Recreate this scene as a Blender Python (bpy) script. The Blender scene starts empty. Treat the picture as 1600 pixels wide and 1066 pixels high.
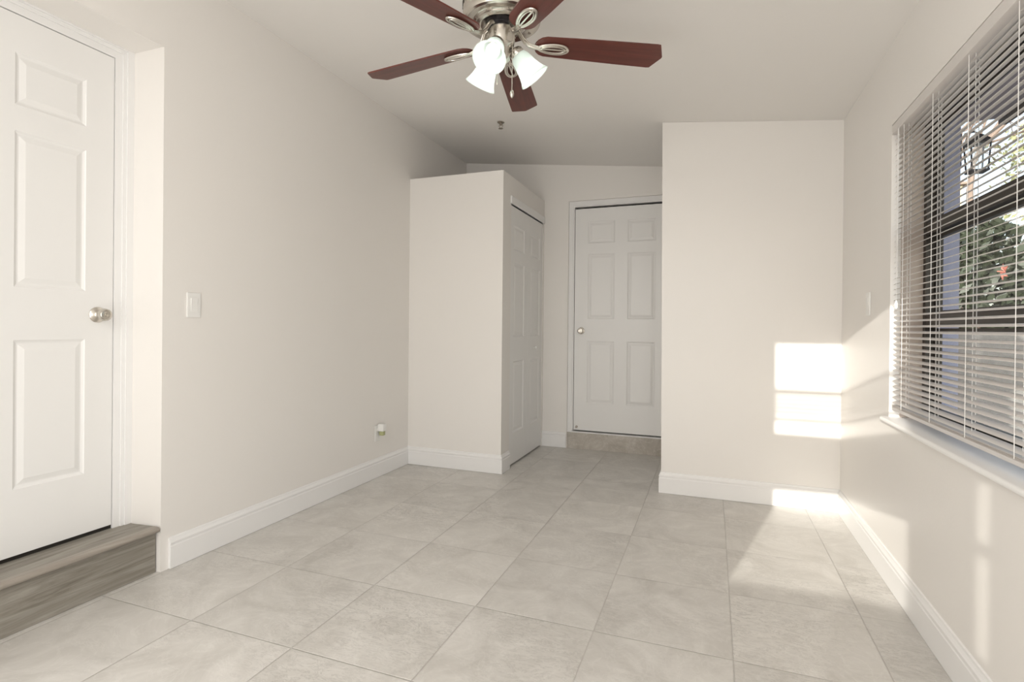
import bpy, bmesh, math, random
from math import sin, cos, radians, pi
from mathutils import Vector, Matrix

# ------------------------------------------------------------------ camera, world, lights
scene = bpy.context.scene
C = scene.collection

cd = bpy.data.cameras.new('camera'); cam = bpy.data.objects.new('camera', cd); C.objects.link(cam)
cd.sensor_width = 36.0; cd.sensor_fit = 'HORIZONTAL'
cd.lens = 837.37 / 1600 * 36
cd.shift_y = -19.14 / 1600
cd.clip_start = 0.02
YAW, PITCH, ROLL = radians(20.5142), radians(0.1642), radians(0.547)
_F = Vector((-sin(YAW)*cos(PITCH), cos(YAW)*cos(PITCH), -sin(PITCH)))
_R = Vector((cos(YAW), sin(YAW), 0)); _U = _R.cross(_F)
_R2 = _R*cos(ROLL) + _U*sin(ROLL); _U2 = -_R*sin(ROLL) + _U*cos(ROLL)
mw = Matrix((_R2, _U2, -_F)).transposed().to_4x4(); mw.translation = Vector((0, 0, 1.12))
cam.matrix_world = mw
scene.camera = cam

world = bpy.data.worlds.new('sky'); scene.world = world; world.use_nodes = True
wn = world.node_tree; wn.nodes.clear()
wo = wn.nodes.new('ShaderNodeOutputWorld'); wb = wn.nodes.new('ShaderNodeBackground'); ws = wn.nodes.new('ShaderNodeTexSky')
ws.sky_type = 'NISHITA'; ws.sun_disc = False; ws.sun_elevation = radians(28); ws.sun_rotation = radians(194); ws.air_density = 1.2; ws.dust_density = 2.5
hs = wn.nodes.new('ShaderNodeHueSaturation'); hs.inputs['Saturation'].default_value = 0.5
wn.links.new(ws.outputs[0], hs.inputs['Color']); wn.links.new(hs.outputs[0], wb.inputs[0]); wn.links.new(wb.outputs[0], wo.inputs[0])
wb.inputs[1].default_value = 0.32

SUN_DX, SUN_DZ = 0.25, -0.21
sl = bpy.data.lights.new('sun', 'SUN'); sun = bpy.data.objects.new('sun', sl); C.objects.link(sun)
sl.energy = 5.2; sl.angle = radians(0.4); sl.color = (1.0, 0.955, 0.87)
sun.rotation_euler = Vector((SUN_DX, 1, SUN_DZ)).to_track_quat('-Z', 'Y').to_euler()
sun.location = (-1, -3, 3)

def area(name, loc, direction, sx, sy, power, color):
    l = bpy.data.lights.new(name, 'AREA'); o = bpy.data.objects.new(name, l); C.objects.link(o)
    l.shape = 'RECTANGLE'; l.size = sx; l.size_y = sy; l.energy = power; l.color = color
    o.location = loc; o.rotation_euler = Vector(direction).to_track_quat('-Z', 'Y').to_euler()
    return o
# daylight of the rear windows, then an added fill lamp at the right wall
area('daylight_rear', (-1.15, -1.05, 1.35), (0.45, 1, 0.10), 2.0, 1.9, 27, (1.0, 0.99, 0.98))
area('fill_right', (0.70, -0.45, 1.30), (-1, 0.35, 0.05), 1.3, 1.6, 22, (0.98, 0.99, 1.0))
# two added fill lamps behind the camera, one aimed down, one aimed up
area('fill_down_rear', (-0.85, -0.5, 2.40), (0.001, 0.25, -1), 0.9, 0.9, 17, (1.0, 0.98, 0.95))
area('fill_up_rear', (-0.85, -0.55, 0.04), (0.001, 0.45, 1), 1.8, 0.9, 26, (1.0, 0.98, 0.95))

scene.view_settings.view_transform = 'Standard'
scene.view_settings.look = 'None'
scene.view_settings.gamma = 1.0
scene.view_settings.use_curve_mapping = False
scene.view_settings.exposure = 0.0

# ------------------------------------------------------------------ materials
def new_mat(name):
    m = bpy.data.materials.new(name); m.use_nodes = True
    return m, m.node_tree, m.node_tree.nodes['Principled BSDF']

def plain(name, col, rough=0.5, metal=0.0, noise=0.0, nscale=20.0, bump=0.0, bscale=200.0, spec=None):
    m, t, b = new_mat(name)
    b.inputs['Base Color'].default_value = (*col, 1); b.inputs['Roughness'].default_value = rough
    b.inputs['Metallic'].default_value = metal
    if spec is not None: b.inputs['Specular IOR Level'].default_value = spec
    tc = t.nodes.new('ShaderNodeTexCoord')
    if noise > 0:
        n = t.nodes.new('ShaderNodeTexNoise'); n.inputs['Scale'].default_value = nscale; n.inputs['Detail'].default_value = 4
        t.links.new(tc.outputs['Object'], n.inputs['Vector'])
        mx = t.nodes.new('ShaderNodeMix'); mx.data_type = 'RGBA'
        mx.inputs[6].default_value = (*[c*(1-noise) for c in col], 1); mx.inputs[7].default_value = (*[min(1, c*(1+noise)) for c in col], 1)
        t.links.new(n.outputs['Fac'], mx.inputs['Factor']); t.links.new(mx.outputs[2], b.inputs['Base Color'])
    if bump > 0:
        n2 = t.nodes.new('ShaderNodeTexNoise'); n2.inputs['Scale'].default_value = bscale; n2.inputs['Detail'].default_value = 3
        t.links.new(tc.outputs['Object'], n2.inputs['Vector'])
        bp = t.nodes.new('ShaderNodeBump'); bp.inputs['Strength'].default_value = bump; bp.inputs['Distance'].default_value = 0.002
        t.links.new(n2.outputs['Fac'], bp.inputs['Height']); t.links.new(bp.outputs['Normal'], b.inputs['Normal'])
    return m

M = {}
M['wall'] = plain('wall_paint', (0.85, 0.82, 0.78), 0.42, noise=0.01, nscale=1.5, bump=0.15, bscale=90)
M['ceiling'] = plain('ceiling_paint', (0.87, 0.845, 0.81), 0.7, noise=0.01, nscale=1.5, bump=0.15, bscale=90)
M['trim'] = plain('trim_paint', (0.87, 0.86, 0.845), 0.3, noise=0.005, nscale=3)
M['door'] = plain('door_paint', (0.86, 0.85, 0.83), 0.35, noise=0.005, nscale=3, bump=0.05, bscale=60)
M['dark'] = plain('gap_shade', (0.02, 0.017, 0.013), 0.9)  # near-black colour standing in for the shade inside gaps and slots
M['plastic'] = plain('white_plastic', (0.86, 0.85, 0.82), 0.3)
M['nickel'] = plain('brushed_nickel', (0.62, 0.585, 0.53), 0.27, 1.0, noise=0.08, nscale=60)
M['nickel_dark'] = plain('aged_nickel', (0.40, 0.36, 0.31), 0.3, 1.0, noise=0.1, nscale=40)
M['black'] = plain('black_rubber', (0.012, 0.01, 0.013), 0.25)
M['bronze'] = plain('bronze_aluminium', (0.055, 0.048, 0.040), 0.45, 0.3)
M['blind'] = plain('blind_vinyl', (0.84, 0.80, 0.76), 0.4)
def blind_mat():
    m, t, b = new_mat('blind_vinyl')
    b.inputs['Base Color'].default_value = (0.92, 0.89, 0.86, 1); b.inputs['Roughness'].default_value = 0.4
    tl = t.nodes.new('ShaderNodeBsdfTranslucent'); tl.inputs[0].default_value = (0.93, 0.88, 0.84, 1)
    mx = t.nodes.new('ShaderNodeMixShader'); mx.inputs[0].default_value = 0.35
    out = t.nodes['Material Output']
    t.links.new(b.outputs[0], mx.inputs[1]); t.links.new(tl.outputs[0], mx.inputs[2]); t.links.new(mx.outputs[0], out.inputs[0])
    return m
M['blind'] = blind_mat()
M['cord'] = plain('white_cord', (0.88, 0.86, 0.83), 0.7)
M['stucco_blue'] = plain('blue_grey_stucco', (0.40, 0.41, 0.53), 0.9, noise=0.08, nscale=8, bump=0.6, bscale=60)
M['stucco_out'] = plain('exterior_stucco', (0.60, 0.54, 0.50), 0.9, noise=0.06, nscale=8, bump=0.6, bscale=60)
M['soffit'] = plain('soffit_boards', (0.42, 0.36, 0.38), 0.8, noise=0.1, nscale=6)
M['soffit_dark'] = plain('soffit_fascia', (0.05, 0.035, 0.03), 0.7)
M['lantern'] = plain('black_iron', (0.03, 0.03, 0.04), 0.5, 0.4)
M['gravel'] = plain('grey_paving', (0.27, 0.26, 0.25), 0.95, noise=0.25, nscale=5, bump=0.5, bscale=50)
M['block'] = plain('garden_wall_block', (0.21, 0.20, 0.19), 0.95, noise=0.3, nscale=14, bump=0.8, bscale=40)
M['leaf'] = plain('hedge_leaf', (0.045, 0.056, 0.032), 0.5, noise=0.5, nscale=5)
M['leaf_pale'] = plain('pale_leaf', (0.42, 0.43, 0.22), 0.5, noise=0.3, nscale=4)
M['bark'] = plain('pinkish_bark', (0.36, 0.27, 0.22), 0.9, noise=0.3, nscale=12)
M['flower'] = plain('red_petal', (0.80, 0.27, 0.20), 0.5)
M['house'] = plain('cream_render', (0.72, 0.66, 0.45), 0.9)
M['jamb'] = plain('tan_jamb', (0.60, 0.51, 0.44), 0.6, noise=0.03, nscale=6)  # tan tone of the strip lining the window recess
M['amber'] = plain('green_amber_liquid', (0.42, 0.43, 0.22), 0.1)

def glass_mat():
    m = bpy.data.materials.new('window_glass'); m.use_nodes = True; t = m.node_tree; t.nodes.clear()
    o = t.nodes.new('ShaderNodeOutputMaterial'); tr = t.nodes.new('ShaderNodeBsdfTransparent'); gl = t.nodes.new('ShaderNodeBsdfGlossy'); mx = t.nodes.new('ShaderNodeMixShader')
    tr.inputs[0].default_value = (0.95, 0.97, 0.97, 1); gl.inputs['Roughness'].default_value = 0.02; mx.inputs[0].default_value = 0.06
    t.links.new(tr.outputs[0], mx.inputs[1]); t.links.new(gl.outputs[0], mx.inputs[2]); t.links.new(mx.outputs[0], o.inputs[0])
    return m
M['glass'] = glass_mat()

def bulb_mat(name, col, s):
    m = bpy.data.materials.new(name); m.use_nodes = True; t = m.node_tree; t.nodes.clear()
    o = t.nodes.new('ShaderNodeOutputMaterial'); e = t.nodes.new('ShaderNodeEmission')
    e.inputs[0].default_value = (*col, 1); e.inputs[1].default_value = s; t.links.new(e.outputs[0], o.inputs[0])
    return m
M['bulb'] = bulb_mat('lit_bulb', (1, 0.99, 0.95), 1.6)

def shade_mat():
    m, t, b = new_mat('frosted_glass_shade')
    b.inputs['Base Color'].default_value = (0.82, 0.90, 0.86, 1); b.inputs['Roughness'].default_value = 0.35
    tl = t.nodes.new('ShaderNodeBsdfTranslucent'); tl.inputs[0].default_value = (0.92, 0.965, 0.94, 1)
    mx = t.nodes.new('ShaderNodeMixShader'); mx.inputs[0].default_value = 0.6
    out = t.nodes['Material Output']
    t.links.new(b.outputs[0], mx.inputs[1]); t.links.new(tl.outputs[0], mx.inputs[2]); t.links.new(mx.outputs[0], out.inputs[0])
    return m
M['shade'] = shade_mat()

def wood(name, c1, c2, axis='X', rough=0.35, scale=1.0, dist=0.6):
    m, t, b = new_mat(name)
    tc = t.nodes.new('ShaderNodeTexCoord'); mp = t.nodes.new('ShaderNodeMapping')
    s = {'X': (1.5, 28, 28), 'Y': (28, 1.5, 28), 'Z': (28, 28, 1.5)}[axis]
    mp.inputs['Scale'].default_value = [v*scale for v in s]
    n = t.nodes.new('ShaderNodeTexNoise'); n.inputs['Scale'].default_value = 1.6; n.inputs['Detail'].default_value = 8; n.inputs['Roughness'].default_value = 0.65; n.inputs['Distortion'].default_value = dist
    r = t.nodes.new('ShaderNodeValToRGB'); r.color_ramp.elements[0].position = 0.3; r.color_ramp.elements[1].position = 0.7
    r.color_ramp.elements[0].color = (*c1, 1); r.color_ramp.elements[1].color = (*c2, 1)
    t.links.new(tc.outputs['Object'], mp.inputs[0]); t.links.new(mp.outputs[0], n.inputs['Vector']); t.links.new(n.outputs['Fac'], r.inputs[0])
    t.links.new(r.outputs[0], b.inputs['Base Color']); b.inputs['Roughness'].default_value = rough
    return m
M['cherry'] = wood('cherry_blade', (0.070, 0.017, 0.012), (0.150, 0.035, 0.024), 'X', 0.38)
M['plank'] = wood('grey_vinyl_plank', (0.17, 0.15, 0.12), (0.37, 0.345, 0.30), 'Y', 0.5, 0.6, 2.2)
M['plank_pale'] = wood('grey_vinyl_nosing', (0.27, 0.235, 0.20), (0.43, 0.39, 0.335), 'Y', 0.45, 0.6, 1.5)

TX, TY, OX, OY = 0.478, 0.488, 0.077, 0.010   # tile pitch and joint offsets

def tile_mat(name, grout=True, c_lo=(0.53, 0.505, 0.465), c_hi=(0.75, 0.725, 0.685)):
    m, t, b = new_mat(name); N = t.nodes; L = t.links
    tc = N.new('ShaderNodeTexCoord'); sp = N.new('ShaderNodeSeparateXYZ'); L.new(tc.outputs['Object'], sp.inputs[0])
    def math(op, a, bb=None, c=None):
        n = N.new('ShaderNodeMath'); n.operation = op
        for i, v in enumerate((a, bb, c)):
            if v is None: continue
            if isinstance(v, (int, float)): n.inputs[i].default_value = v
            else: L.new(v, n.inputs[i])
        return n.outputs[0]
    ux = math('DIVIDE', math('SUBTRACT', sp.outputs['X'], OX), TX)
    uy = math('DIVIDE', math('SUBTRACT', sp.outputs['Y'], OY), TY)
    ix = math('FLOOR', ux); iy = math('FLOOR', uy)
    fx = math('FRACT', ux); fy = math('FRACT', uy)
    dx = math('MULTIPLY', math('MINIMUM', fx, math('SUBTRACT', 1.0, fx)), TX)
    dy = math('MULTIPLY', math('MINIMUM', fy, math('SUBTRACT', 1.0, fy)), TY)
    dd = math('MINIMUM', dx, dy)
    gm = math('LESS_THAN', dd, 0.0016)
    # per-tile offset for the cloudy print
    cb = N.new('ShaderNodeCombineXYZ'); L.new(ix, cb.inputs[0]); L.new(iy, cb.inputs[1])
    wnn = N.new('ShaderNodeTexWhiteNoise'); wnn.noise_dimensions = '3D'; L.new(cb.outputs[0], wnn.inputs['Vector'])
    vm = N.new('ShaderNodeVectorMath'); vm.operation = 'MULTIPLY_ADD'; L.new(wnn.outputs['Color'], vm.inputs[0]); vm.inputs[1].default_value = (7, 7, 7); L.new(tc.outputs['Object'], vm.inputs[2])
    n1 = N.new('ShaderNodeTexNoise'); n1.inputs['Scale'].default_value = 3.6; n1.inputs['Detail'].default_value = 10; n1.inputs['Roughness'].default_value = 0.66; n1.inputs['Distortion'].default_value = 1.1
    L.new(vm.outputs[0], n1.inputs['Vector'])
    r = N.new('ShaderNodeValToRGB'); r.color_ramp.elements[0].position = 0.28; r.color_ramp.elements[1].position = 0.72
    r.color_ramp.elements[0].color = (*c_lo, 1); r.color_ramp.elements[1].color = (*c_hi, 1)
    L.new(n1.outputs['Fac'], r.inputs[0])
    # thin veins
    n2 = N.new('ShaderNodeTexNoise'); n2.inputs['Scale'].default_value = 5.0; n2.inputs['Detail'].default_value = 9; n2.inputs['Distortion'].default_value = 2.2; n2.inputs['Roughness'].default_value = 0.6
    L.new(vm.outputs[0], n2.inputs['Vector'])
    v = math('ABSOLUTE', math('SUBTRACT', n2.outputs['Fac'], 0.5))
    v = math('MULTIPLY', math('SUBTRACT', 1.0, math('MINIMUM', math('MULTIPLY', v, 45.0), 1.0)), math('MULTIPLY', n1.outputs['Fac'], 0.55))
    mx = N.new('ShaderNodeMix'); mx.data_type = 'RGBA'; L.new(v, mx.inputs['Factor']); L.new(r.outputs[0], mx.inputs[6]); mx.inputs[7].default_value = (0.80, 0.78, 0.74, 1)
    # short crisp scratches, denser where a coarse noise lets them through
    n3 = N.new('ShaderNodeTexNoise'); n3.inputs['Scale'].default_value = 1.7; n3.inputs['Detail'].default_value = 3; L.new(vm.outputs[0], n3.inputs['Vector'])
    mp = N.new('ShaderNodeMapping'); mp.inputs['Scale'].default_value = (1.0, 3.2, 1.0); mp.inputs['Rotation'].default_value = (0, 0, 0.5); L.new(vm.outputs[0], mp.inputs[0])
    n4 = N.new('ShaderNodeTexNoise'); n4.inputs['Scale'].default_value = 6.5; n4.inputs['Detail'].default_value = 10; n4.inputs['Distortion'].default_value = 3.0; n4.inputs['Roughness'].default_value = 0.7; L.new(mp.outputs[0], n4.inputs['Vector'])
    w4 = math('ABSOLUTE', math('SUBTRACT', n4.outputs['Fac'], 0.47))
    w4 = math('MULTIPLY', math('SUBTRACT', 1.0, math('MINIMUM', math('MULTIPLY', w4, 30.0), 1.0)), math('MULTIPLY', math('MAXIMUM', math('SUBTRACT', n3.outputs['Fac'], 0.40), 0.0), 2.6))
    m4 = N.new('ShaderNodeMix'); m4.data_type = 'RGBA'; L.new(w4, m4.inputs['Factor']); L.new(mx.outputs[2], m4.inputs[6]); m4.inputs[7].default_value = (c_lo[0]*.72, c_lo[1]*.72, c_lo[2]*.72, 1)
    mx = m4
    # slight tone difference between tiles
    hv = N.new('ShaderNodeHueSaturation'); L.new(mx.outputs[2], hv.inputs['Color'])
    L.new(math('ADD', math('MULTIPLY', wnn.outputs['Value'], 0.07), 0.965), hv.inputs['Value'])
    col = hv.outputs[0]
    if grout:
        mg = N.new('ShaderNodeMix'); mg.data_type = 'RGBA'; L.new(math('MULTIPLY', gm, math('MULTIPLY', n3.outputs['Fac'], 0.62)), mg.inputs['Factor']); L.new(col, mg.inputs[6]); mg.inputs[7].default_value = (0.34, 0.31, 0.275, 1)
        col = mg.outputs[2]
        bp = N.new('ShaderNodeBump'); bp.inputs['Strength'].default_value = 0.7; bp.inputs['Distance'].default_value = 0.003
        L.new(math('MINIMUM', math('MULTIPLY', dd, 260.0), 1.0), bp.inputs['Height']); L.new(bp.outputs['Normal'], b.inputs['Normal'])
    L.new(col, b.inputs['Base Color'])
    L.new(math('ADD', math('MULTIPLY', n1.outputs['Fac'], 0.15), 0.30), b.inputs['Roughness'])
    return m
M['tile'] = tile_mat('floor_tile')
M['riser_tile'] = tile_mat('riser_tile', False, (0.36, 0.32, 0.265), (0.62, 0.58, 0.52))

# ------------------------------------------------------------------ mesh helpers
def box(bm, x0, x1, y0, y1, z0, z1, bevel=0.0):
    vs = [bm.verts.new((x, y, z)) for z in (z0, z1) for x, y in ((x0, y0), (x1, y0), (x1, y1), (x0, y1))]
    fs = [bm.faces.new([vs[i] for i in f]) for f in ((3, 2, 1, 0), (4, 5, 6, 7), (0, 1, 5, 4), (1, 2, 6, 5), (2, 3, 7, 6), (3, 0, 4, 7))]
    if bevel > 0:
        es = {e for f in fs for e in f.edges}
        bmesh.ops.bevel(bm, geom=list(es), offset=bevel, segments=2, affect='EDGES', profile=0.6)
    return vs

def prism(bm, poly, z0, z1):
    """poly: counter-clockwise xy points; z0/z1 numbers or functions of x"""
    f0 = z0 if callable(z0) else (lambda x: z0); f1 = z1 if callable(z1) else (lambda x: z1)
    a = [bm.verts.new((x, y, f0(x))) for x, y in poly]; b = [bm.verts.new((x, y, f1(x))) for x, y in poly]
    n = len(poly)
    bm.faces.new(a[::-1]); bm.faces.new(b)
    for i in range(n): bm.faces.new((a[i], a[(i+1) % n], b[(i+1) % n], b[i]))

def lathe(bm, prof, seg=48, mat=None, cap0=True, cap1=True):
    mat = mat or Matrix()
    rings = []
    for r, z in prof:
        rings.append([bm.verts.new(mat @ Vector((r*cos(2*pi*i/seg), r*sin(2*pi*i/seg), z))) for i in range(seg)])
    for a, b in zip(rings[:-1], rings[1:]):
        for i in range(seg): bm.faces.new((a[i], a[(i+1) % seg], b[(i+1) % seg], b[i]))
    if cap0: bm.faces.new(rings[0][::-1])
    if cap1: bm.faces.new(rings[-1])

def tube(bm, pts, r, seg=10, closed=False):
    pts = [Vector(p) for p in pts]; n = len(pts); rings = []
    up = Vector((0, 0, 1)); prev = None
    for i, p in enumerate(pts):
        if closed: d = pts[(i+1) % n] - pts[i-1]
        else: d = pts[min(i+1, n-1)] - pts[max(i-1, 0)]
        d.normalize()
        if prev is None:
            a = d.cross(up if abs(d.z) < .95 else Vector((1, 0, 0))).normalized()
        else:
            a = (prev - d*prev.dot(d)).normalized()
        prev = a; b = d.cross(a)
        rr = r[i] if isinstance(r, (list, tuple)) else r
        rings.append([bm.verts.new(p + a*rr*cos(2*pi*k/seg) + b*rr*sin(2*pi*k/seg)) for k in range(seg)])
    m = n if closed else n-1
    for i in range(m):
        A, B = rings[i], rings[(i+1) % n]
        for k in range(seg): bm.faces.new((A[k], A[(k+1) % seg], B[(k+1) % seg], B[k]))
    if not closed: bm.faces.new(rings[0][::-1]); bm.faces.new(rings[-1])

def obj(name, bm, m, parent=None, smooth=False, loc=None, angle=35):
    bmesh.ops.recalc_face_normals(bm, faces=bm.faces[:])
    me = bpy.data.meshes.new(name); bm.to_mesh(me); bm.free()
    if smooth:
        for p in me.polygons: p.use_smooth = True
        try: me.set_sharp_from_angle(angle=radians(angle))
        except Exception: pass
    o = bpy.data.objects.new(name, me); C.objects.link(o)
    if isinstance(m, (list, tuple)):
        for x in m: me.materials.append(M[x])
    else: me.materials.append(M[m])
    if parent: o.parent = parent
    if loc: o.location = loc
    return o

def struct(name, bm, m, **k):
    o = obj(name, bm, m, **k); o['kind'] = 'structure'; return o

def thing(name, label, cat, loc=(0, 0, 0), rotz=0, group=None):
    o = bpy.data.objects.new(name, None); C.objects.link(o); o.empty_display_size = 0.1
    o.location = loc; o.rotation_euler = (0, 0, rotz); o['label'] = label; o['category'] = cat
    if group: o['group'] = group
    return o

def tag(o, label, cat, group=None):
    o['label'] = label; o['category'] = cat
    if group: o['group'] = group
    return o

B = bmesh.new

# ------------------------------------------------------------------ room numbers
XL, XR, YF, YW, YR = -2.3205, 0.7436, 3.7904, 4.8634, -1.20
XP, YB, XB, ZB = -0.3189, 3.8004, -1.5031, 2.3185
def ceil(x): return 2.4105 + 0.1123*(XR - x)
WY0, WY1, WZ0, WZ1 = 0.98, 2.842, 0.735, 2.040      # right window opening

# floor, ceiling
bm = B(); box(bm, XL-0.3, 0.744, YR, 4.87, -0.06, 0.0); struct('floor', bm, 'tile')
bm = B(); prism(bm, [(XL-0.3, YR-.2), (XR+.25, YR-.2), (XR+.25, YW+.2), (XL-0.3, YW+.2)], ceil, lambda x: ceil(x)+0.6); struct('ceiling', bm, 'ceiling')  # extra slab thickness, out of view, added to shade the exterior wall

# left wall with the recessed doorway
top = lambda x: ceil(x)
bm = B()
prism(bm, [(XL, 1.708), (XL, YW+.2), (XL-.3, YW+.2), (XL-.3, 1.692), (XL-.165, 1.692)], 0, top)
prism(bm, [(XL, YR), (XL, .74), (XL-.3, .74), (XL-.3, YR)], 0, top)
# head over the door, its underside sloping back a little
h = [(XL, .74, 2.366), (XL, 1.708, 2.366), (XL-.3, 1.692, 2.350), (XL-.3, .74, 2.350)]
lo = [bm.verts.new(p) for p in h]; hi = [bm.verts.new((x, y, ceil(x))) for x, y, z in h]
bm.faces.new(lo[::-1]); bm.faces.new(hi)
for i in range(4): bm.faces.new((lo[i], lo[(i+1) % 4], hi[(i+1) % 4], hi[i]))
struct('wall_left', bm, 'wall')

# back wall with doorway (door raised on a tiled riser)
bm = B()
prism(bm, [(XL, YW), (-1.266, YW), (-1.266, YW+.2), (XL, YW+.2)], 0, top)
prism(bm, [(-1.266, YW), (XP+.1, YW), (XP+.1, YW+.2), (-1.266, YW+.2)], 2.297, top)
struct('wall_back', bm, 'wall')

# projecting block that carries the far right wall (slightly out of plumb)
bm = B()
pts = [(XP, YF, 0), (XR, YF, 0), (XR, YW+.2, 0), (XP, YW+.2, 0)]
lo = [bm.verts.new(p) for p in pts]
hi = [bm.verts.new((x-(.015 if x < 0 else 0), y, ceil(x))) for x, y, z in pts]
bm.faces.new(lo[::-1]); bm.faces.new(hi)
for i in range(4): bm.faces.new((lo[i], lo[(i+1) % 4], hi[(i+1) % 4], hi[i]))
struct('wall_far', bm, 'wall')

# right wall with window opening
bm = B()
prism(bm, [(XR, WY1), (XR+.172, WY1), (XR+.172, YW+.2), (XR, YW+.2)], 0, top)
prism(bm, [(XR, YR), (XR+.172, YR), (XR+.172, WY0), (XR, WY0)], 0, top)
prism(bm, [(XR, WY0), (XR+.172, WY0), (XR+.172, WY1), (XR, WY1)], 0, WZ0-.022)
prism(bm, [(XR, WY0), (XR+.172, WY0), (XR+.172, WY1), (XR, WY1)], WZ1, top)
struct('wall_right', bm, 'wall')

# wall behind the camera, with the two low sun windows
K = (YF - YR)
def ax(xf): return xf - SUN_DX*K
def az(zf): return zf - SUN_DZ*K
A0, A1 = ax(0.367), ax(1.045)
Bx0, Bx1 = ax(1.184), ax(1.212)
BL0, BL1, BLm = az(-.22), az(.30), az(.10)
U0, U1 = az(0.462), az(1.043)
L0, L1 = az(-0.25), az(0.109)
bm = B()
def rb(x0, x1, z0, z1): box(bm, x0, x1, YR-.06, YR, z0, z1)
rb(XL-.3, A0, 0, 2.45); rb(A0, A1, 0, L0); rb(A0, A1, L1, U0); rb(A0, A1, U1, 2.45)
rb(A1, Bx0, 0, 2.45); rb(Bx0, Bx1, 0, BL0); rb(Bx0, Bx1, BLm-.015, BLm+.015); rb(Bx0, Bx1, BL1, 2.45); rb(Bx1, XR+.25, 0, 2.45)
prism(bm, [(XL-.3, YR-.06), (XR+.25, YR-.06), (XR+.25, YR), (XL-.3, YR)], 2.45, top)
struct('wall_rear', bm, 'wall')
bm = B()
zb = az(0.739)
box(bm, A0, A1, YR-.045, YR-.02, zb-.012, zb+.010)
zb2 = az(0.556)
box(bm, A0, A1, YR-.045, YR-.02, zb2-.008, zb2+.012)
for i in range(6):          # half-open slats of the rear blind between the two bars
    z = zb2 + .032 + i*.026
    vs = [bm.verts.new(p) for p in ((A0, YR-.045, z), (A1, YR-.045, z), (A1, YR-.025, z+.012), (A0, YR-.025, z+.012))]
    bm.faces.new(vs)
for i in range(10):         # open slats above, lying along the light
    z = zb + .028 + i*.030
    vs = [bm.verts.new(p) for p in ((A0, YR-.045, z), (A1, YR-.045, z), (A1, YR-.025, z+.001), (A0, YR-.025, z+.001))]
    bm.faces.new(vs)
o = struct('window_2', bm, 'trim')

# closet box in the left corner
bm = B()
prism(bm, [(XL, YB), (XB, YB), (XB, YB+.10), (XL, YB+.10)], 0, ZB)
prism(bm, [(XB-.10, YB+.10), (XB, YB+.10), (XB, 3.975), (XB-.10, 3.975)], 0, ZB)
prism(bm, [(XB-.10, 4.838), (XB, 4.838), (XB, YW), (XB-.10, YW)], 0, ZB)
prism(bm, [(XB-.10, 3.975), (XB, 3.975), (XB, 4.838), (XB-.10, 4.838)], 2.10, ZB)
prism(bm, [(XL, YB+.10), (XB-.10, YB+.10), (XB-.10, YW), (XL, YW)], 2.22, ZB)
struct('wall_closet', bm, 'wall')

# ------------------------------------------------------------------ baseboards
PROF = [(0, 0), (.015, 0), (.015, .100), (.0125, .104), (.0125, .110), (.0145, .113), (.0145, .119), (.011, .124), (.007, .131), (.0055, .138), (0, .141)]
def sweep(bm, path, prof=PROF, z=0.0):
    P = [Vector((x, y)) for x, y in path]; n = len(P); rings = []
    for i in range(n):
        ds = []
        if i > 0: ds.append((P[i]-P[i-1]).normalized())
        if i < n-1: ds.append((P[i+1]-P[i]).normalized())
        ns = [Vector((d.y, -d.x)) for d in ds]
        if len(ns) == 2: m = (ns[0]+ns[1]); m = m / m.dot(ns[0])
        else: m = ns[0]
        rings.append([bm.verts.new((P[i].x+m.x*d, P[i].y+m.y*d, z+h)) for d, h in prof])
    k = len(prof)
    for a, b in zip(rings[:-1], rings[1:]):
        for j in range(k): bm.faces.new((a[j], a[(j+1) % k], b[(j+1) % k], b[j]))
    bm.faces.new(rings[0][::-1]); bm.faces.new(rings[-1])
G = 0.0015
bm = B(); sweep(bm, [(XL, 1.745), (XL, YB)], z=G); struct('baseboard_left', bm, 'trim')
bm = B(); sweep(bm, [(XL, YB), (XB, YB), (XB, 3.962)], z=G); struct('baseboard_closet', bm, 'trim')
bm = B(); sweep(bm, [(XB, YW), (-1.272, YW)], z=G); struct('baseboard_back', bm, 'trim')
bm = B(); sweep(bm, [(XP, YW), (XP, YF), (XR, YF)], z=G); struct('baseboard_far', bm, 'trim')
bm = B(); sweep(bm, [(XR, YF), (XR, YR)], z=G); struct('baseboard_right', bm, 'trim')

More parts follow.
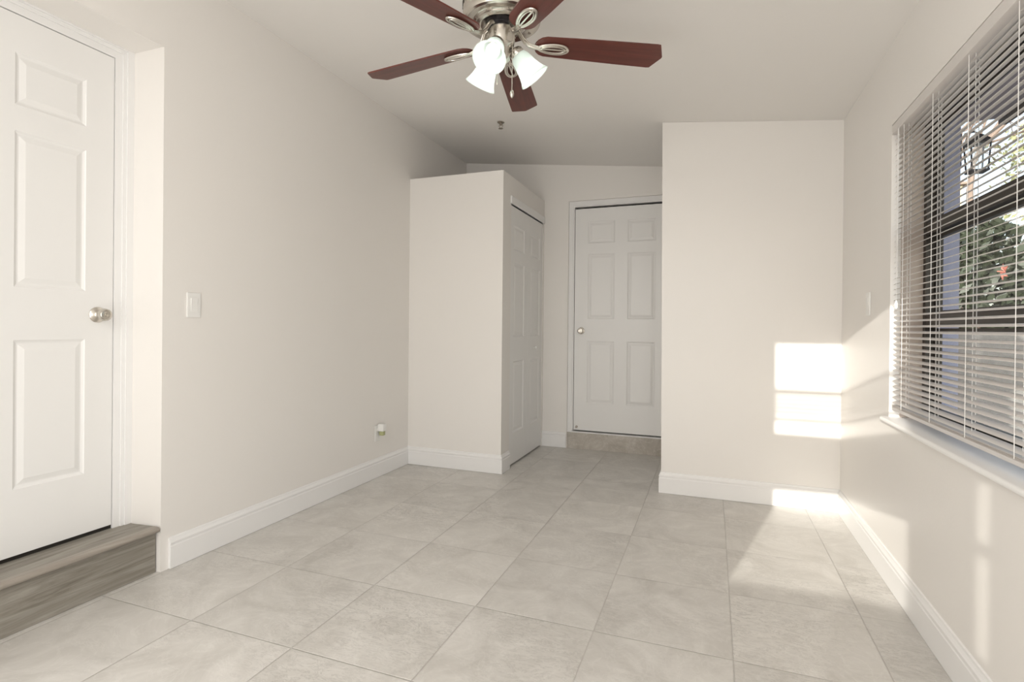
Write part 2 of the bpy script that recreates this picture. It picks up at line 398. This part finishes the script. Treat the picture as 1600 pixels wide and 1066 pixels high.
# ------------------------------------------------------------------ six-panel doors
def panel_slab(w, hgt, th, cols, rows, d=0.007):
    """front at y=0 facing -y. cols/rows: (start,end) of each recessed panel."""
    bm = B()
    xs = sorted({0, w} | {v for c in cols for v in c}); zs = sorted({0, hgt} | {v for r in rows for v in r})
    V = {}
    def v(x, y, z):
        k = (round(x, 5), round(y, 5), round(z, 5))
        if k not in V: V[k] = bm.verts.new((x, y, z))
        return V[k]
    for i in range(len(xs)-1):
        for j in range(len(zs)-1):
            x0, x1, z0, z1 = xs[i], xs[i+1], zs[j], zs[j+1]
            if any(abs(c[0]-x0) < 1e-6 for c in cols) and any(abs(r[0]-z0) < 1e-6 for r in rows):
                loops = []
                for ins, dep in ((0, 0), (.004, d*.5), (.011, d), (.016, d), (.034, d*.25), (.036, d*.15)):
                    loops.append([v(x0+ins, dep, z0+ins), v(x1-ins, dep, z0+ins), v(x1-ins, dep, z1-ins), v(x0+ins, dep, z1-ins)])
                for a, b in zip(loops[:-1], loops[1:]):
                    for k in range(4): bm.faces.new((a[k], a[(k+1) % 4], b[(k+1) % 4], b[k]))
                bm.faces.new(loops[-1])
            else:
                bm.faces.new((v(x0, 0, z0), v(x1, 0, z0), v(x1, 0, z1), v(x0, 0, z1)))
    # edges and back
    per = [(x, 0) for x in xs] + [(w, z) for z in zs[1:]] + [(x, hgt) for x in xs[::-1][1:]] + [(0, z) for z in zs[::-1][1:-1]]
    f = [v(x, 0, z) for x, z in per]; b = [v(x, th, z) for x, z in per]
    for i in range(len(per)): bm.faces.new((f[i], b[i], b[(i+1) % len(per)], f[(i+1) % len(per)]))
    bm.faces.new(b)
    return bm
ROWS = [(.255, .83), (1.035, 1.635), (1.735, 1.935)]

def knob_bm(rose=.032, r=.026):
    """axis +z, base at z=0"""
    bm = B()
    lathe(bm, [(rose, 0), (rose, .004), (rose*.93, .007), (rose*.55, .011), (rose*.42, .014), (.0125, .018), (.0115, .026), (.013, .032), (r*.72, .036), (r*.95, .042), (r, .050), (r*.96, .057), (r*.80, .062), (r*.52, .0635), (r*.50, .0615), (r*.30, .0612), (r*.28, .064), (r*.1, .0645)], 40)
    return bm

# back door (door_1)
DX0, DX1, DZ0, DZ1 = -1.210, -0.352, 0.168, 2.226
bm = panel_slab(DX1-DX0, DZ1-DZ0, .04, [(.123, .370), (.486, .733)], ROWS)
door1 = obj('door_1', bm, 'door', loc=(DX0, YW+.034, DZ0)); door1['kind'] = 'structure'
k = obj('door_knob', knob_bm(), 'nickel', door1, True); k.location = (.066, 0, .925); k.rotation_euler = (radians(90), 0, 0); k['label'] = 'nickel door knob'
bm = B(); lathe(bm, [(.011, 0), (.011, .003), (.006, .006), (.0055, .016), (.008, .018), (.008, .024), (.004, .026)], 20)
k = obj('door_bolt', bm, 'nickel_dark', door1, True); k.location = (.030, 0, .030); k.rotation_euler = (radians(90), 0, 0); k['label'] = 'small dark metal stop button'
# its frame, threshold, riser
bm = B()
y0 = YW+.004
def frame3(bm, xa, xb, zt, w, y0, y1, z0):
    box(bm, xa, xa+w, y0, y1, z0, zt); box(bm, xb-w, xb, y0, y1, z0, zt); box(bm, xa+w, xb-w, y0, y1, zt-w, zt)
frame3(bm, -1.2655, -0.296, 2.2965, .040, YW+.020, YW+.10, .150)
frame3(bm, -1.228, -0.334, 2.258, .0135, YW+.028, YW+.10, .158)
box(bm, -1.2655, -0.302, YW+.010, YW+.10, .148, .1565)
struct('trim_1', bm, 'trim')
bm = B(); box(bm, -1.22, -.34, YW+.078, YW+.1, .156, 2.25); struct('shade_sheet_1', bm, 'dark')  # black sheet as painted shade in the gaps round the back door
bm = B(); box(bm, -1.266, XP, YW+.003, YW+.10, -.02, .148); o = struct('trim_3', bm, 'riser_tile')

# left door in the recess (door_2): local x -> world y, front faces +x
LX = XL-.185
LW, LY1, LZ0, LZ1 = .82, 1.614, .222, 2.300
bm = panel_slab(LW, LZ1-LZ0, .04, [(.095, .345), (.458, .708)], ROWS)
door2 = obj('door_2', bm, 'door', loc=(LX, LY1-LW, LZ0)); door2.rotation_euler = (0, 0, radians(90)); door2['kind'] = 'structure'
k = obj('door_knob', knob_bm(.034, .027), 'nickel', door2, True); k.location = (LW-.064, 0, .935); k.rotation_euler = (radians(90), 0, 0); k['label'] = 'satin nickel door knob'
bm = B()
def casing(bm, zt):
    # far jamb, head and near jamb as stepped boards facing +x
    for (w0, w1, x) in ((0, .030, LX+.004), (.030, .046, LX+.010), (.046, .078, LX+.016)):
        box(bm, XL-.30, x, LY1+.003+w0, LY1+.003+w1, .205, zt+w1)
        box(bm, XL-.30, x, LY1-LW-.003-w1, LY1-LW-.003-w0, .205, zt+w1)
        box(bm, XL-.30, x, LY1-LW-.003-w0, LY1+.003+w0, zt+w0, zt+w1)
casing(bm, LZ1+.003)
struct('trim_4', bm, 'trim')
bm = B(); box(bm, XL-.3, LX-.041, LY1-LW-.01, LY1+.01, .205, LZ1+.01); box(bm, XL-.28, LX-.006, LY1-LW-.002, LY1+.002, .2055, .2215); struct('shade_sheet_2', bm, 'dark')  # black sheet and strip as painted shade behind and under the left door

# wooden step in the recess
st = thing('door_step', 'grey-brown wood-look step with rounded nosing below the white door on the left', 'step', (XL-.1, 1.2, 0))
def rel(o): o.parent = st; o.matrix_parent_inverse = Matrix.Translation(-Vector(st.location)); return o
bm = B(); prism(bm, [(XL-.290, .745), (XL-.030, .745), (XL-.030, 1.703), (XL-.160, 1.688), (XL-.290, 1.688)], .186, .205); rel(obj('tread', bm, 'plank'))
bm = B()
prof = [(-.028, .0), (.004, .0), (.009, .003), (.011, .009), (.010, .015), (.006, .020), (-.002, .0225), (-.028, .0225)]
ya, yb = .745, 1.700
a = [bm.verts.new((XL-.004+d, ya, .1845+z)) for d, z in prof]; b2 = [bm.verts.new((XL-.004+d, yb, .1845+z)) for d, z in prof]
bm.faces.new(a[::-1]); bm.faces.new(b2)
for i in range(len(prof)): bm.faces.new((a[i], a[(i+1) % len(prof)], b2[(i+1) % len(prof)], b2[i]))
rel(obj('nosing', bm, 'plank_pale', smooth=True, angle=50))['label'] = 'paler rounded front nosing'
bm = B(); box(bm, XL-.036, XL-.020, .745, 1.698, .001, .184); rel(obj('riser', bm, 'plank'))
bm = B(); box(bm, XL-.28, XL-.037, .75, 1.685, .001, .1855); rel(obj('carcass', bm, 'plank'))

# closet bifold door (door_3)
bm = B(); box(bm, XB-.06, XB+.012, 3.962, 4.850, 2.100, 2.162, .004); struct('trim_6', bm, 'trim')
bm = B(); box(bm, XB-.07, XB-.042, 3.976, 4.837, .002, 2.099); struct('shade_sheet_3', bm, 'dark')  # black sheet as painted shade behind the closet leaves
d3 = bpy.data.objects.new('door_3', None); C.objects.link(d3); d3['kind'] = 'structure'; d3.location = (XB-.006, 3.978, .014)
leafw = .428
for i in range(2):
    bm = panel_slab(leafw, 2.078, .03, [(.085, leafw-.085)], [(.25, .83), (1.03, 1.63), (1.73, 1.93)], .008)
    lf = obj('door_leaf', bm, 'door', d3); lf.rotation_euler = (0, 0, radians(90)); lf.location = (0, i*(leafw+.002), 0)
    if i == 1:
        bm = B(); lathe(bm, [(.008, 0), (.007, .008), (.013, .014), (.016, .020), (.014, .026), (.006, .029)], 24)
        k = obj('door_knob', bm, 'plastic', lf, True); k.location = (leafw/2-.02, 0, .925); k.rotation_euler = (radians(90), 0, 0); k['label'] = 'small white closet knob'

# ------------------------------------------------------------------ switches, outlet
def switch(name, label, loc, rotz):
    t = thing(name, label, 'light switch', loc, rotz)      # front faces local -y
    bm = B(); box(bm, -.036, .036, -.006, 0, -.059, .059, .003); obj('wall_plate', bm, 'plastic', t)
    bm = B()
    vs = [(-.0165, -.0062, -.033), (.0165, -.0062, -.033), (.0165, -.0100, .033), (-.0165, -.0100, .033)]
    f = [bm.verts.new(v) for v in vs]; g = [bm.verts.new((x, -.002, z)) for x, y, z in vs]
    bm.faces.new(f); bm.faces.new(g[::-1])
    for i in range(4): bm.faces.new((f[i], g[i], g[(i+1) % 4], f[(i+1) % 4]))
    obj('rocker', bm, 'plastic', t)
    return t
switch('light_switch', 'white rocker light switch on the left wall beside the recessed doorway', (XL, 1.861, 1.211), radians(90))
switch('light_switch', 'white light switch on the right wall between the corner and the window', (XR, 3.19, 1.256), radians(-90))

t = thing('wall_outlet', 'white wall outlet plate low on the left wall near the closet corner', 'outlet', (XL, 3.375, .325), radians(90))
bm = B(); box(bm, -.036, .036, -.006, 0, -.059, .059, .003); obj('wall_plate', bm, 'plastic', t)
bm = B()
for z in (-.022, .022): box(bm, -.016, .016, -.008, -.005, z-.014, z+.014, .002)
obj('socket_face', bm, 'plastic', t)
t = thing('air_freshener', 'small white plug-in air freshener with a greenish vial in the low wall outlet', 'air freshener', (XL+.008, 3.385, .350), radians(90))
bm = B(); box(bm, -.024, .024, -.050, 0, -.010, .046, .010); obj('housing', bm, 'plastic', t, True)
bm = B(); box(bm, -.019, .012, -.046, -.012, -.040, -.008, .005); o = obj('vial', bm, 'amber', t, True); o['label'] = 'greenish glass vial'
bm = B(); box(bm, .013, .022, -.030, 0, -.034, -.004, .003); obj('plug', bm, 'plastic', t, True)

# ------------------------------------------------------------------ sprinkler head
sx, sy_ = -1.506, 3.745
sz = ceil(sx)
t = thing('fire_sprinkler', 'small metal sprinkler head on the sloping ceiling in front of the closet', 'sprinkler', (sx, sy_, sz))
bm = B(); lathe(bm, [(.026, 0), (.027, -.004), (.022, -.008), (.012, -.009)], 28); obj('escutcheon', bm, 'nickel_dark', t, True)
bm = B(); lathe(bm, [(.010, -.006), (.010, -.020), (.006, -.022), (.006, -.028)], 16)
for s in (-1, 1): tube(bm, [(s*.009, 0, -.018), (s*.014, 0, -.030), (s*.011, 0, -.042), (0, 0, -.048)], .0025, 8)
obj('body', bm, 'nickel_dark', t, True)
bm = B(); lathe(bm, [(.004, -.046), (.017, -.048), (.018, -.050), (.004, -.052)], 20); obj('deflector', bm, 'nickel', t, True)

# ------------------------------------------------------------------ ceiling fan
FX, FY, FZ = -0.81, 2.015, 2.27
fan = thing('ceiling_fan', 'brushed nickel ceiling fan with five dark cherry blades and three lit glass shades', 'ceiling fan', (FX, FY, 0))
czz = ceil(FX)
def fp(name, bm, m, sm=True, parent=fan, angle=35): return obj(name, bm, m, parent, sm, angle=angle)
bm = B()
lathe(bm, [(.072, czz+.012), (.078, czz-.020), (.074, czz-.050), (.055, czz-.062), (.030, czz-.066)], 48); fp('canopy', bm, 'nickel')
bm = B()
lathe(bm, [(.030, czz-.060), (.060, czz-.070), (.105, czz-.082), (.135, czz-.100), (.150, czz-.122), (.157, czz-.150), (.158, 2.395), (.150, 2.382), (.157, 2.376), (.158, 2.360),
           (.154, 2.350), (.146, 2.345), (.130, 2.347), (.118, 2.351), (.110, 2.349), (.103, 2.343), (.094, 2.338), (.086, 2.338), (.080, 2.343), (.066, 2.346)], 64)
housing = fp('motor_housing', bm, 'nickel')
bm = B()
for i in range(46):            # vent slots round the upper dome
    a = 2*pi*i/46; m_ = Matrix.Rotation(a, 4, 'Z')
    for (r0, z0, r1, z1) in ((.1585, 2.432, .1590, 2.399),):
        vs = [m_ @ Vector(p) for p in ((r0, -.0025, z0), (r1, -.0025, z1), (r1+.0008, .0025, z1), (r0+.0008, .0025, z0))]
        w = [m_ @ Vector(p) for p in ((r0-.006, -.0025, z0), (r1-.006, -.0025, z1), (r1-.006, .0025, z1), (r0-.006, .0025, z0))]
        f = [bm.verts.new(v) for v in vs]; g = [bm.verts.new(v) for v in w]
        bm.faces.new(f); bm.faces.new(g[::-1])
        for q in range(4): bm.faces.new((f[q], g[q], g[(q+1) % 4], f[(q+1) % 4]))
fp('vent_slots', bm, 'dark', False, housing)
bm = B()
for i in range(10):            # cast scroll ornaments and screws round the lower plate
    a = 2*pi*i/10 + .2
    for s in (-1, 1):
        pts = []
        for q in range(9):
            th = q/8*1.6*pi; rr = .0065*(1-q/11)
            pts.append(((.103)+rr*cos(th), s*(.009)+s*rr*sin(th), 2.3435+.0035*((.103+rr*cos(th)-.095)/.01)))
        tube(bm, [Matrix.Rotation(a, 4, 'Z') @ Vector(p) for p in pts], .0017, 6)
tube(bm, [(.1035*cos(2*pi*q/60), .1035*sin(2*pi*q/60), 2.3455) for q in range(60)], .0030, 6, True)
fp('scroll_band', bm, 'nickel_dark', True, housing)
for i in range(5):
    m_ = Matrix.Rotation(2*pi*i/5 + .9, 4, 'Z') @ Matrix.Translation((.132, 0, 2.3465))
    bm = B(); lathe(bm, [(.006, .004), (.006, -.001), (.003, -.002)], 12, m_); fp('screw', bm, 'nickel_dark', True, housing)
bm = B(); lathe(bm, [(.064, 2.349), (.066, 2.344), (.066, 2.328), (.060, 2.323), (.050, 2.321)], 48); fp('flywheel', bm, 'black')['label'] = 'black flywheel'
bm = B(); lathe(bm, [(.045, 2.324), (.052, 2.320), (.053, 2.270), (.050, 2.262), (.050, 2.258), (.044, 2.250), (.036, 2.244), (.034, 2.225), (.036, 2.215), (.034, 2.200), (.024, 2.188), (.012, 2.180), (.010, 2.172), (.006, 2.166)], 48)
swh = fp('switch_housing', bm, 'nickel')
for i in range(6):
    m_ = Matrix.Rotation(i*pi/3+.4, 4, 'Z') @ Matrix.Translation((.052, 0, 2.292)) @ Matrix.Rotation(pi/2, 4, 'Y')
    bm = B(); lathe(bm, [(.0035, -.002), (.0035, .003), (.002, .004)], 10, m_); fp('screw', bm, 'nickel_dark', True, swh)

# one blade with its iron, then copies
TILT = math.atan(0.2)
def blade_bm():
    half = [(.135, .0), (.138, .018), (.146, .034), (.160, .047), (.180, .054), (.30, .059), (.50, .065), (.640, .068), (.652, .066)]
    out = half + [(.682, .004), (.682, -.004)] + [(x, -y) for x, y in half[::-1][:-1]]
    bm = B()
    lo = [bm.verts.new((x, y, -.003)) for x, y in out]; hi = [bm.verts.new((x, y, .003)) for x, y in out]
    bm.faces.new(lo[::-1]); bm.faces.new(hi); n = len(out)
    for i in range(n): bm.faces.new((lo[i], lo[(i+1) % n], hi[(i+1) % n], hi[i]))
    return bm
bld = obj('blade', blade_bm(), 'cherry', fan)
bm = B()
def loop(cx, rx, ry, r, zc=-.009, n=28, tw=0):
    pts = []
    for q in range(n):
        a = 2*pi*q/n; pts.append((cx+rx*cos(a), ry*sin(a)*(1+.15*cos(a)), zc))
    tube(bm, pts, r, 8, True)
loop(.212, .062, .025, .0055)
tube(bm, [(.155, .0, -.011), (.212, 0, -.0105), (.270, 0, -.009)], .0042, 8)
loop(.212, .050, .017, .0030, -.012)
# pad plate under the blade and the cranked arm to the flywheel
tube(bm, [(.160, 0, -.010), (.135, 0, -.008), (.112, 0, -.002), (.094, 0, .012), (.082, 0, .034), (.072, 0, .052), (.056, 0, .060)], [.0085, .0085, .008, .0075, .0075, .008, .009], 10)
tube(bm, [(.150, .008, -.009), (.112, .009, 0), (.090, .010, .022), (.070, .012, .055)], .0035, 8)
tube(bm, [(.150, -.008, -.009), (.112, -.009, 0), (.090, -.010, .022), (.070, -.012, .055)], .0035, 8)
iron = obj('blade_iron', bm, 'nickel', bld, True)
iron['label'] = 'looped nickel blade bracket'
bld.location = (0, 0, FZ)
def setrot(o, ang): o.rotation_euler = (Matrix.Rotation(ang, 3, 'Z') @ Matrix.Rotation(-TILT, 3, 'X')).to_euler()
setrot(bld, radians(29))
iron.rotation_euler = (0, 0, 0)
for i in range(1, 5):
    c = bld.copy(); C.objects.link(c); c.parent = fan; setrot(c, radians(29+72*i))
    d = iron.copy(); C.objects.link(d); d.parent = c

# light kit
for i, al in enumerate((32, 152, -88)):
    a = radians(al); hdir = Vector((cos(a), sin(a), 0))
    d = (hdir*cos(radians(50)) + Vector((0, 0, -sin(radians(50))))).normalized()
    base = Vector((0, 0, 2.246)) + hdir*.052
    q = Vector((0, 0, 1)).rotation_difference(d).to_matrix().to_4x4()
    m_ = Matrix.Translation(base) @ q
    bm = B()
    tube(bm, [Vector((0, 0, 2.226))+hdir*.030, Vector((0, 0, 2.237))+hdir*.044, base+d*.006], .0085, 10)
    lathe(bm, [(.012, -.006), (.024, 0), (.030, .008), (.031, .024), (.029, .028), (.020, .028)], 28, m_)
    sock = fp('lamp_socket', bm, 'nickel')
    bm = B()
    prof = [(.026, .018), (.031, .026), (.038, .042), (.042, .062), (.045, .082), (.050, .102), (.057, .120), (.064, .132), (.066, .136)]
    inner = [(r-.0035, z+.0005) for r, z in prof[::-1]]
    lathe(bm, prof+inner, 40, m_, False, False)
    fp('lamp_shade', bm, 'shade', True, sock, 60)['label'] = 'frosted pale green glass bell shade'
    bm = B(); lathe(bm, [(.012, .020), (.015, .034), (.024, .055), (.028, .073), (.026, .088), (.016, .099), (.004, .103)], 24, m_)
    fp('bulb', bm, 'bulb', True, sock)['label'] = 'lit white bulb'
    pl = bpy.data.lights.new('bulb_light', 'POINT'); po = bpy.data.objects.new('bulb_light', pl); C.objects.link(po)
    pl.energy = 0.45; pl.shadow_soft_size = .03; pl.color = (1, .99, .96)
    po.location = Vector((FX, FY, 0)) + base + d*.112

# pull chains
def chain(name_fob, x, y, z0, z1, fob):
    bm = B(); z = z0
    while z > z1:
        bmesh.ops.create_icosphere(bm, subdivisions=1, radius=.0021, matrix=Matrix.Translation((x, y, z))); z -= .0038
    c = fp('pull_chain', bm, 'nickel')
    bm = B()
    if fob: lathe(bm, [(.002, z1), (.006, z1-.006), (.0085, z1-.015), (.0075, z1-.024), (.003, z1-.032), (.001, z1-.034)], 16, Matrix.Translation((x, y, 0)))
    else: lathe(bm, [(.001, z1), (.003, z1-.004), (.003, z1-.016), (.001, z1-.02)], 12, Matrix.Translation((x, y, 0)))
    fp('chain_fob', bm, 'nickel', True, c)
chain('a', .050*cos(radians(-10)), .050*sin(radians(-10)), 2.285, 2.070, True)
chain('b', -.006, -.030, 2.215, 2.108, False)

# ------------------------------------------------------------------ right window
w1 = bpy.data.objects.new('window_1', None); C.objects.link(w1); w1['kind'] = 'structure'; w1.location = (XR+.15, (WY0+WY1)/2, WZ0)
def wrel(o): o.parent = w1; o.matrix_parent_inverse = Matrix.Translation(-Vector(w1.location)); return o
FX0, FX1 = XR+.122, XR+.165
bm = B()
t_ = .032
box(bm, FX0, FX1, WY1-t_, WY1-.001, WZ0, WZ1-.001); box(bm, FX0, FX1, WY0+.001, WY0+t_, WZ0, WZ1-.001)
box(bm, FX0, FX1, WY0+t_, WY1-t_, WZ0, WZ0+t_); box(bm, FX0, FX1, WY0+t_, WY1-t_, WZ1-t_, WZ1-.001)
for zr in (1.162, 1.562): box(bm, FX0+.001, FX1-.001, WY0+t_, WY1-t_, zr-.026, zr+.026)
wrel(obj('window_frame', bm, 'bronze'))
# inner sash stiles of the three awning lites
for (z0, z1) in ((WZ0+t_, 1.136), (1.188, 1.536), (1.588, WZ1-t_)):
    bm = B(); s = .016; y0, y1 = WY0+t_+.004, WY1-t_-.004
    box(bm, FX1-.012, FX1+.012, y1-s, y1, z0+.003, z1-.003); box(bm, FX1-.012, FX1+.012, y0, y0+s, z0+.003, z1-.003)
    box(bm, FX1-.012, FX1+.012, y0+s, y1-s, z0+.003, z0+.003+s); box(bm, FX1-.012, FX1+.012, y0+s, y1-s, z1-.003-s, z1-.003)
    sash = wrel(obj('sash', bm, 'bronze'))
    bm = B(); box(bm, FX1-.002, FX1+.002, y0+s, y1-s, z0+.003+s, z1-.003-s)
    g = obj('pane', bm, 'glass', sash)
# marble sill with rounded nose
bm = B()
prof = [(.120, -.022), (-.022, -.022), (-.030, -.018), (-.032, -.011), (-.030, -.004), (-.024, 0), (.120, 0)]
ya, yb = WY0-.02, WY1+.012
a = [bm.verts.new((XR+d, ya if d < 0 else max(ya, WY0), WZ0+z)) for d, z in prof]; b2 = [bm.verts.new((XR+d, yb if d < 0 else WY1, WZ0+z)) for d, z in prof]
bm.faces.new(a[::-1]); bm.faces.new(b2)
for i in range(len(prof)): bm.faces.new((a[i], a[(i+1) % len(prof)], b2[(i+1) % len(prof)], b2[i]))
wrel(obj('window_sill', bm, 'trim', smooth=True, angle=50))

bm = B(); box(bm, XR+.040, FX0-.001, WY1-.004, WY1-.0005, WZ0+.001, WZ1-.002); wrel(obj('window_jamb', bm, 'jamb'))['label'] = 'tan side of the window recess'

# venetian blind
bl = thing('venetian_blind', 'white horizontal slat blind hanging in the window on the right wall', 'blind', (XR+.018, (WY0+WY1)/2, WZ1))
def brel(o): o.parent = bl; o.matrix_parent_inverse = Matrix.Translation(-Vector(bl.location)); return o
BY0, BY1 = WY0+.008, WY1-.014
XC = XR+.020
bm = B(); box(bm, XR-.002, XR+.036, BY0, BY1+.008, WZ1-.046, WZ1-.006, .002); brel(obj('headrail', bm, 'blind'))
bm = B()
PZ = .0238; z = .806; zs = []
TL = radians(20)
while z < WZ1-.052:
    zs.append(z)
    prof = []
    for q in range(5):
        s = -.0125 + .025*q/4; camber = .0022*(1-(s/.0125)**2)
        prof.append((XC + s*cos(TL) - camber*sin(TL), z + s*sin(TL) + camber*cos(TL)))
    a = [bm.verts.new((x, BY0, zz)) for x, zz in prof] + [bm.verts.new((x, BY0, zz-.0006)) for x, zz in prof[::-1]]
    b2 = [bm.verts.new((v.co.x, BY1, v.co.z)) for v in a]
    n = len(a); bm.faces.new(a[::-1]); bm.faces.new(b2)
    for i in range(n): bm.faces.new((a[i], a[(i+1) % n], b2[(i+1) % n], b2[i]))
    z += PZ
brel(obj('slats', bm, 'blind'))
bm = B(); box(bm, XC-.013, XC+.013, BY0, BY1, .768, .782, .003)
for i in range(3): box(bm, XC-.0125, XC+.0125, BY0, BY1, .7835+i*.0035, .7845+i*.0035)
brel(obj('bottom_rail', bm, 'blind'))
for y in (2.702, 2.385, 2.09, 1.793, 1.49, 1.19):
    bm = B()
    for dx in (-.0135, .0135): tube(bm, [(XC+dx, y, .784), (XC+dx, y, WZ1-.044)], .0011, 6)
    tube(bm, [(XC, y-.012, .784), (XC, y-.012, WZ1-.044)], .0008, 6)
    for zz in zs: tube(bm, [(XC-.0135, y, zz-.0055), (XC+.0135, y, zz+.0035)], .0006, 4)
    brel(obj('ladder_cord', bm, 'cord'))
bm = B(); tube(bm, [(XR-.006, 2.735, WZ1-.05), (XR-.006, 2.735, 1.25)], .0012, 6); tube(bm, [(XR-.006, 2.725, WZ1-.05), (XR-.006, 2.725, 1.35)], .0012, 6)
lathe(bm, [(.002, 1.25), (.006, 1.238), (.006, 1.22), (.003, 1.215)], 12, Matrix.Translation((XR-.006, 2.735, 0)))
brel(obj('lift_cord', bm, 'cord'))

# ------------------------------------------------------------------ outdoors, seen through the window
random.seed(4)
bm = B(); box(bm, XR+.172, 40, -20, 40, -.35, -.20); struct('ground', bm, 'gravel')
bm = B(); box(bm, XR+.172, 1.33, 3.80, 4.10, -.2, 2.75); o = struct('wall_exterior', bm, 'stucco_blue')
bm = B(); box(bm, XR+.172, 1.62, -1.4, 4.1, 2.42, 2.47)
struct('trim_8', bm, 'soffit')
bm = B(); box(bm, 1.62, 1.66, -1.4, 4.1, 2.38, 2.52); struct('trim_9', bm, 'soffit_dark')

t = thing('wall_lantern', 'black iron lantern on the blue-grey outside wall beyond the window', 'lantern', (1.335, 3.87, 2.10)); t.scale = (.85, .85, .85)
bm = B(); box(bm, -.004, .012, -.05, .05, -.02, .20, .003); tube(bm, [(.01, 0, .15), (.05, 0, .21), (.10, 0, .22), (.115, 0, .19)], .007, 8); obj('bracket', bm, 'lantern', t)
bm = B(); lathe(bm, [(.085, .135), (.080, .15), (.040, .185), (.018, .20), (.006, .215)], 4, Matrix.Translation((.115, 0, 0)) @ Matrix.Rotation(pi/4, 4, 'Z')); obj('roof', bm, 'lantern', t)
bm = B()
for sx_, sy2 in ((-1, -1), (1, -1), (1, 1), (-1, 1)): tube(bm, [(.115+sx_*.045, sy2*.045, -.05), (.115+sx_*.055, sy2*.055, .14)], .005, 6)
box(bm, .115-.052, .115+.052, -.052, .052, -.062, -.05); box(bm, .115-.06, .115+.06, -.06, .06, .130, .138)
obj('cage', bm, 'lantern', t)
bm = B(); box(bm, .115-.042, .115+.042, -.042, .042, -.049, .13); obj('pane', bm, 'glass', t)

def leaf_cloud(bm, c, rad, n, size, shell=0.75):
    for _ in range(n):
        while True:
            p = Vector([random.uniform(-1, 1) for _ in range(3)])
            if shell < p.length <= 1: break
        p = Vector((c[0]+p.x*rad[0], c[1]+p.y*rad[1], c[2]+p.z*rad[2]))
        a = Vector([random.gauss(0, 1) for _ in range(3)]).normalized(); b = a.orthogonal().normalized(); w = a.cross(b)
        s = size*random.uniform(.6, 1.3)
        q = [p-b*s, p-w*s*.4, p+b*s, p+w*s*.4]
        bm.faces.new([bm.verts.new(v) for v in q])

# hedge bushes behind a low block wall
bm = B(); box(bm, 1.2, 9.0, 8.0, 8.2, -.2, 1.14); struct('trim_10', bm, 'block')
def bush(x, y, rx, ry, zt, label):
    bm = B(); leaf_cloud(bm, (x, y, zt*.5-.1), (rx, ry, zt*.5+.1), 4200, .11, .55)
    t = thing('hedge_bush', label, 'bush', (x, y, -.2), group='bushes beyond the garden wall')
    o = obj('foliage', bm, 'leaf'); o.parent = t; o.matrix_parent_inverse = Matrix.Translation(-Vector(t.location))
    bm = B(); tube(bm, [(x, y, -.2), (x, y, zt*.5)], .08, 8); o = obj('stem', bm, 'bark'); o.parent = t; o.matrix_parent_inverse = Matrix.Translation(-Vector(t.location))
bush(3.75, 10.1, .95, .9, 2.85, 'dark green bush beyond the garden wall, with the red flower in front of it')
bush(1.7, 10.2, .95, .9, 2.9, 'dark green bush beyond the garden wall, hidden behind the outside wall corner')
bush(5.8, 10.1, .95, .9, 2.7, 'dark green bush beyond the garden wall, the rightmost one')
t = tag(obj('hibiscus_flower', B(), 'flower', loc=(3.69, 9.10, 1.93)), 'small red flower against the dark bushes outside', 'flower')
bm = B()
for i in range(5):
    a = 2*pi*i/5
    pts = [Vector((0, 0, 0)), Vector((-.03, .06*cos(a)-.03*sin(a), .06*sin(a)+.03*cos(a))), Vector((-.01, .12*cos(a), .12*sin(a))), Vector((-.03, .06*cos(a)+.03*sin(a), .06*sin(a)-.03*cos(a)))]
    bm.faces.new([bm.verts.new(p) for p in pts])
tube(bm, [(0, 0, 0), (-.09, 0, .01)], .006, 6)
bm.to_mesh(t.data); bm.free()

# bare tree with a pinkish trunk and thin branches
t = thing('bare_tree', 'leafless tree with pinkish-brown trunk and fine branches against the sky', 'tree', (5.7, 14.0, -.2))
bm = B()
def branch(p, d, ln, r, depth):
    pts = [p]; rr = [r]; q = p.copy(); dd = d.copy()
    for i in range(4):
        dd = (dd + Vector([random.gauss(0, .16) for _ in range(3)])).normalized(); q = q + dd*ln/4; pts.append(q.copy()); rr.append(r*(1-.14*(i+1)))
    tube(bm, pts, rr, 6 if depth < 3 else 4)
    if depth < 6:
        for k_ in range(3 if depth < 5 else 2):
            nd = (dd + Vector([random.gauss(0, .55) for _ in range(3)])).normalized()
            branch(pts[random.choice((2, 3, 4, 4))], nd, ln*random.uniform(.6, .8), r*.55, depth+1)
branch(Vector((5.7, 14.0, -.2)), Vector((.05, -.10, 1)), 3.0, .17, 0)
o = obj('trunk', bm, 'bark'); o.parent = t; o.matrix_parent_inverse = Matrix.Translation(-Vector(t.location))
bm = B()
for _ in range(5): leaf_cloud(bm, (5.2+random.uniform(-1, 1), 13+random.uniform(-1, 1), 3.6+random.uniform(-.5, 1.5)), (.6, .6, .5), 130, .07, .1)
o = obj('leaves', bm, 'leaf_pale'); o.parent = t; o.matrix_parent_inverse = Matrix.Translation(-Vector(t.location))

# cream house behind the bushes
t = thing('garden_house', 'small cream house behind the bushes outside', 'house', (5.6, 23.5, -.2))
bm = B(); box(bm, 3.5, 7.76, 22, 25, -.2, 6.0); o = obj('walls', bm, 'house'); o.parent = t; o.matrix_parent_inverse = Matrix.Translation(-Vector(t.location))
bm = B(); prism(bm, [(3.3, 21.8), (7.9, 21.8), (7.9, 25.2), (3.3, 25.2)], 6.0, lambda x: 6.08); o = obj('roof', bm, 'bark'); o.parent = t; o.matrix_parent_inverse = Matrix.Translation(-Vector(t.location))
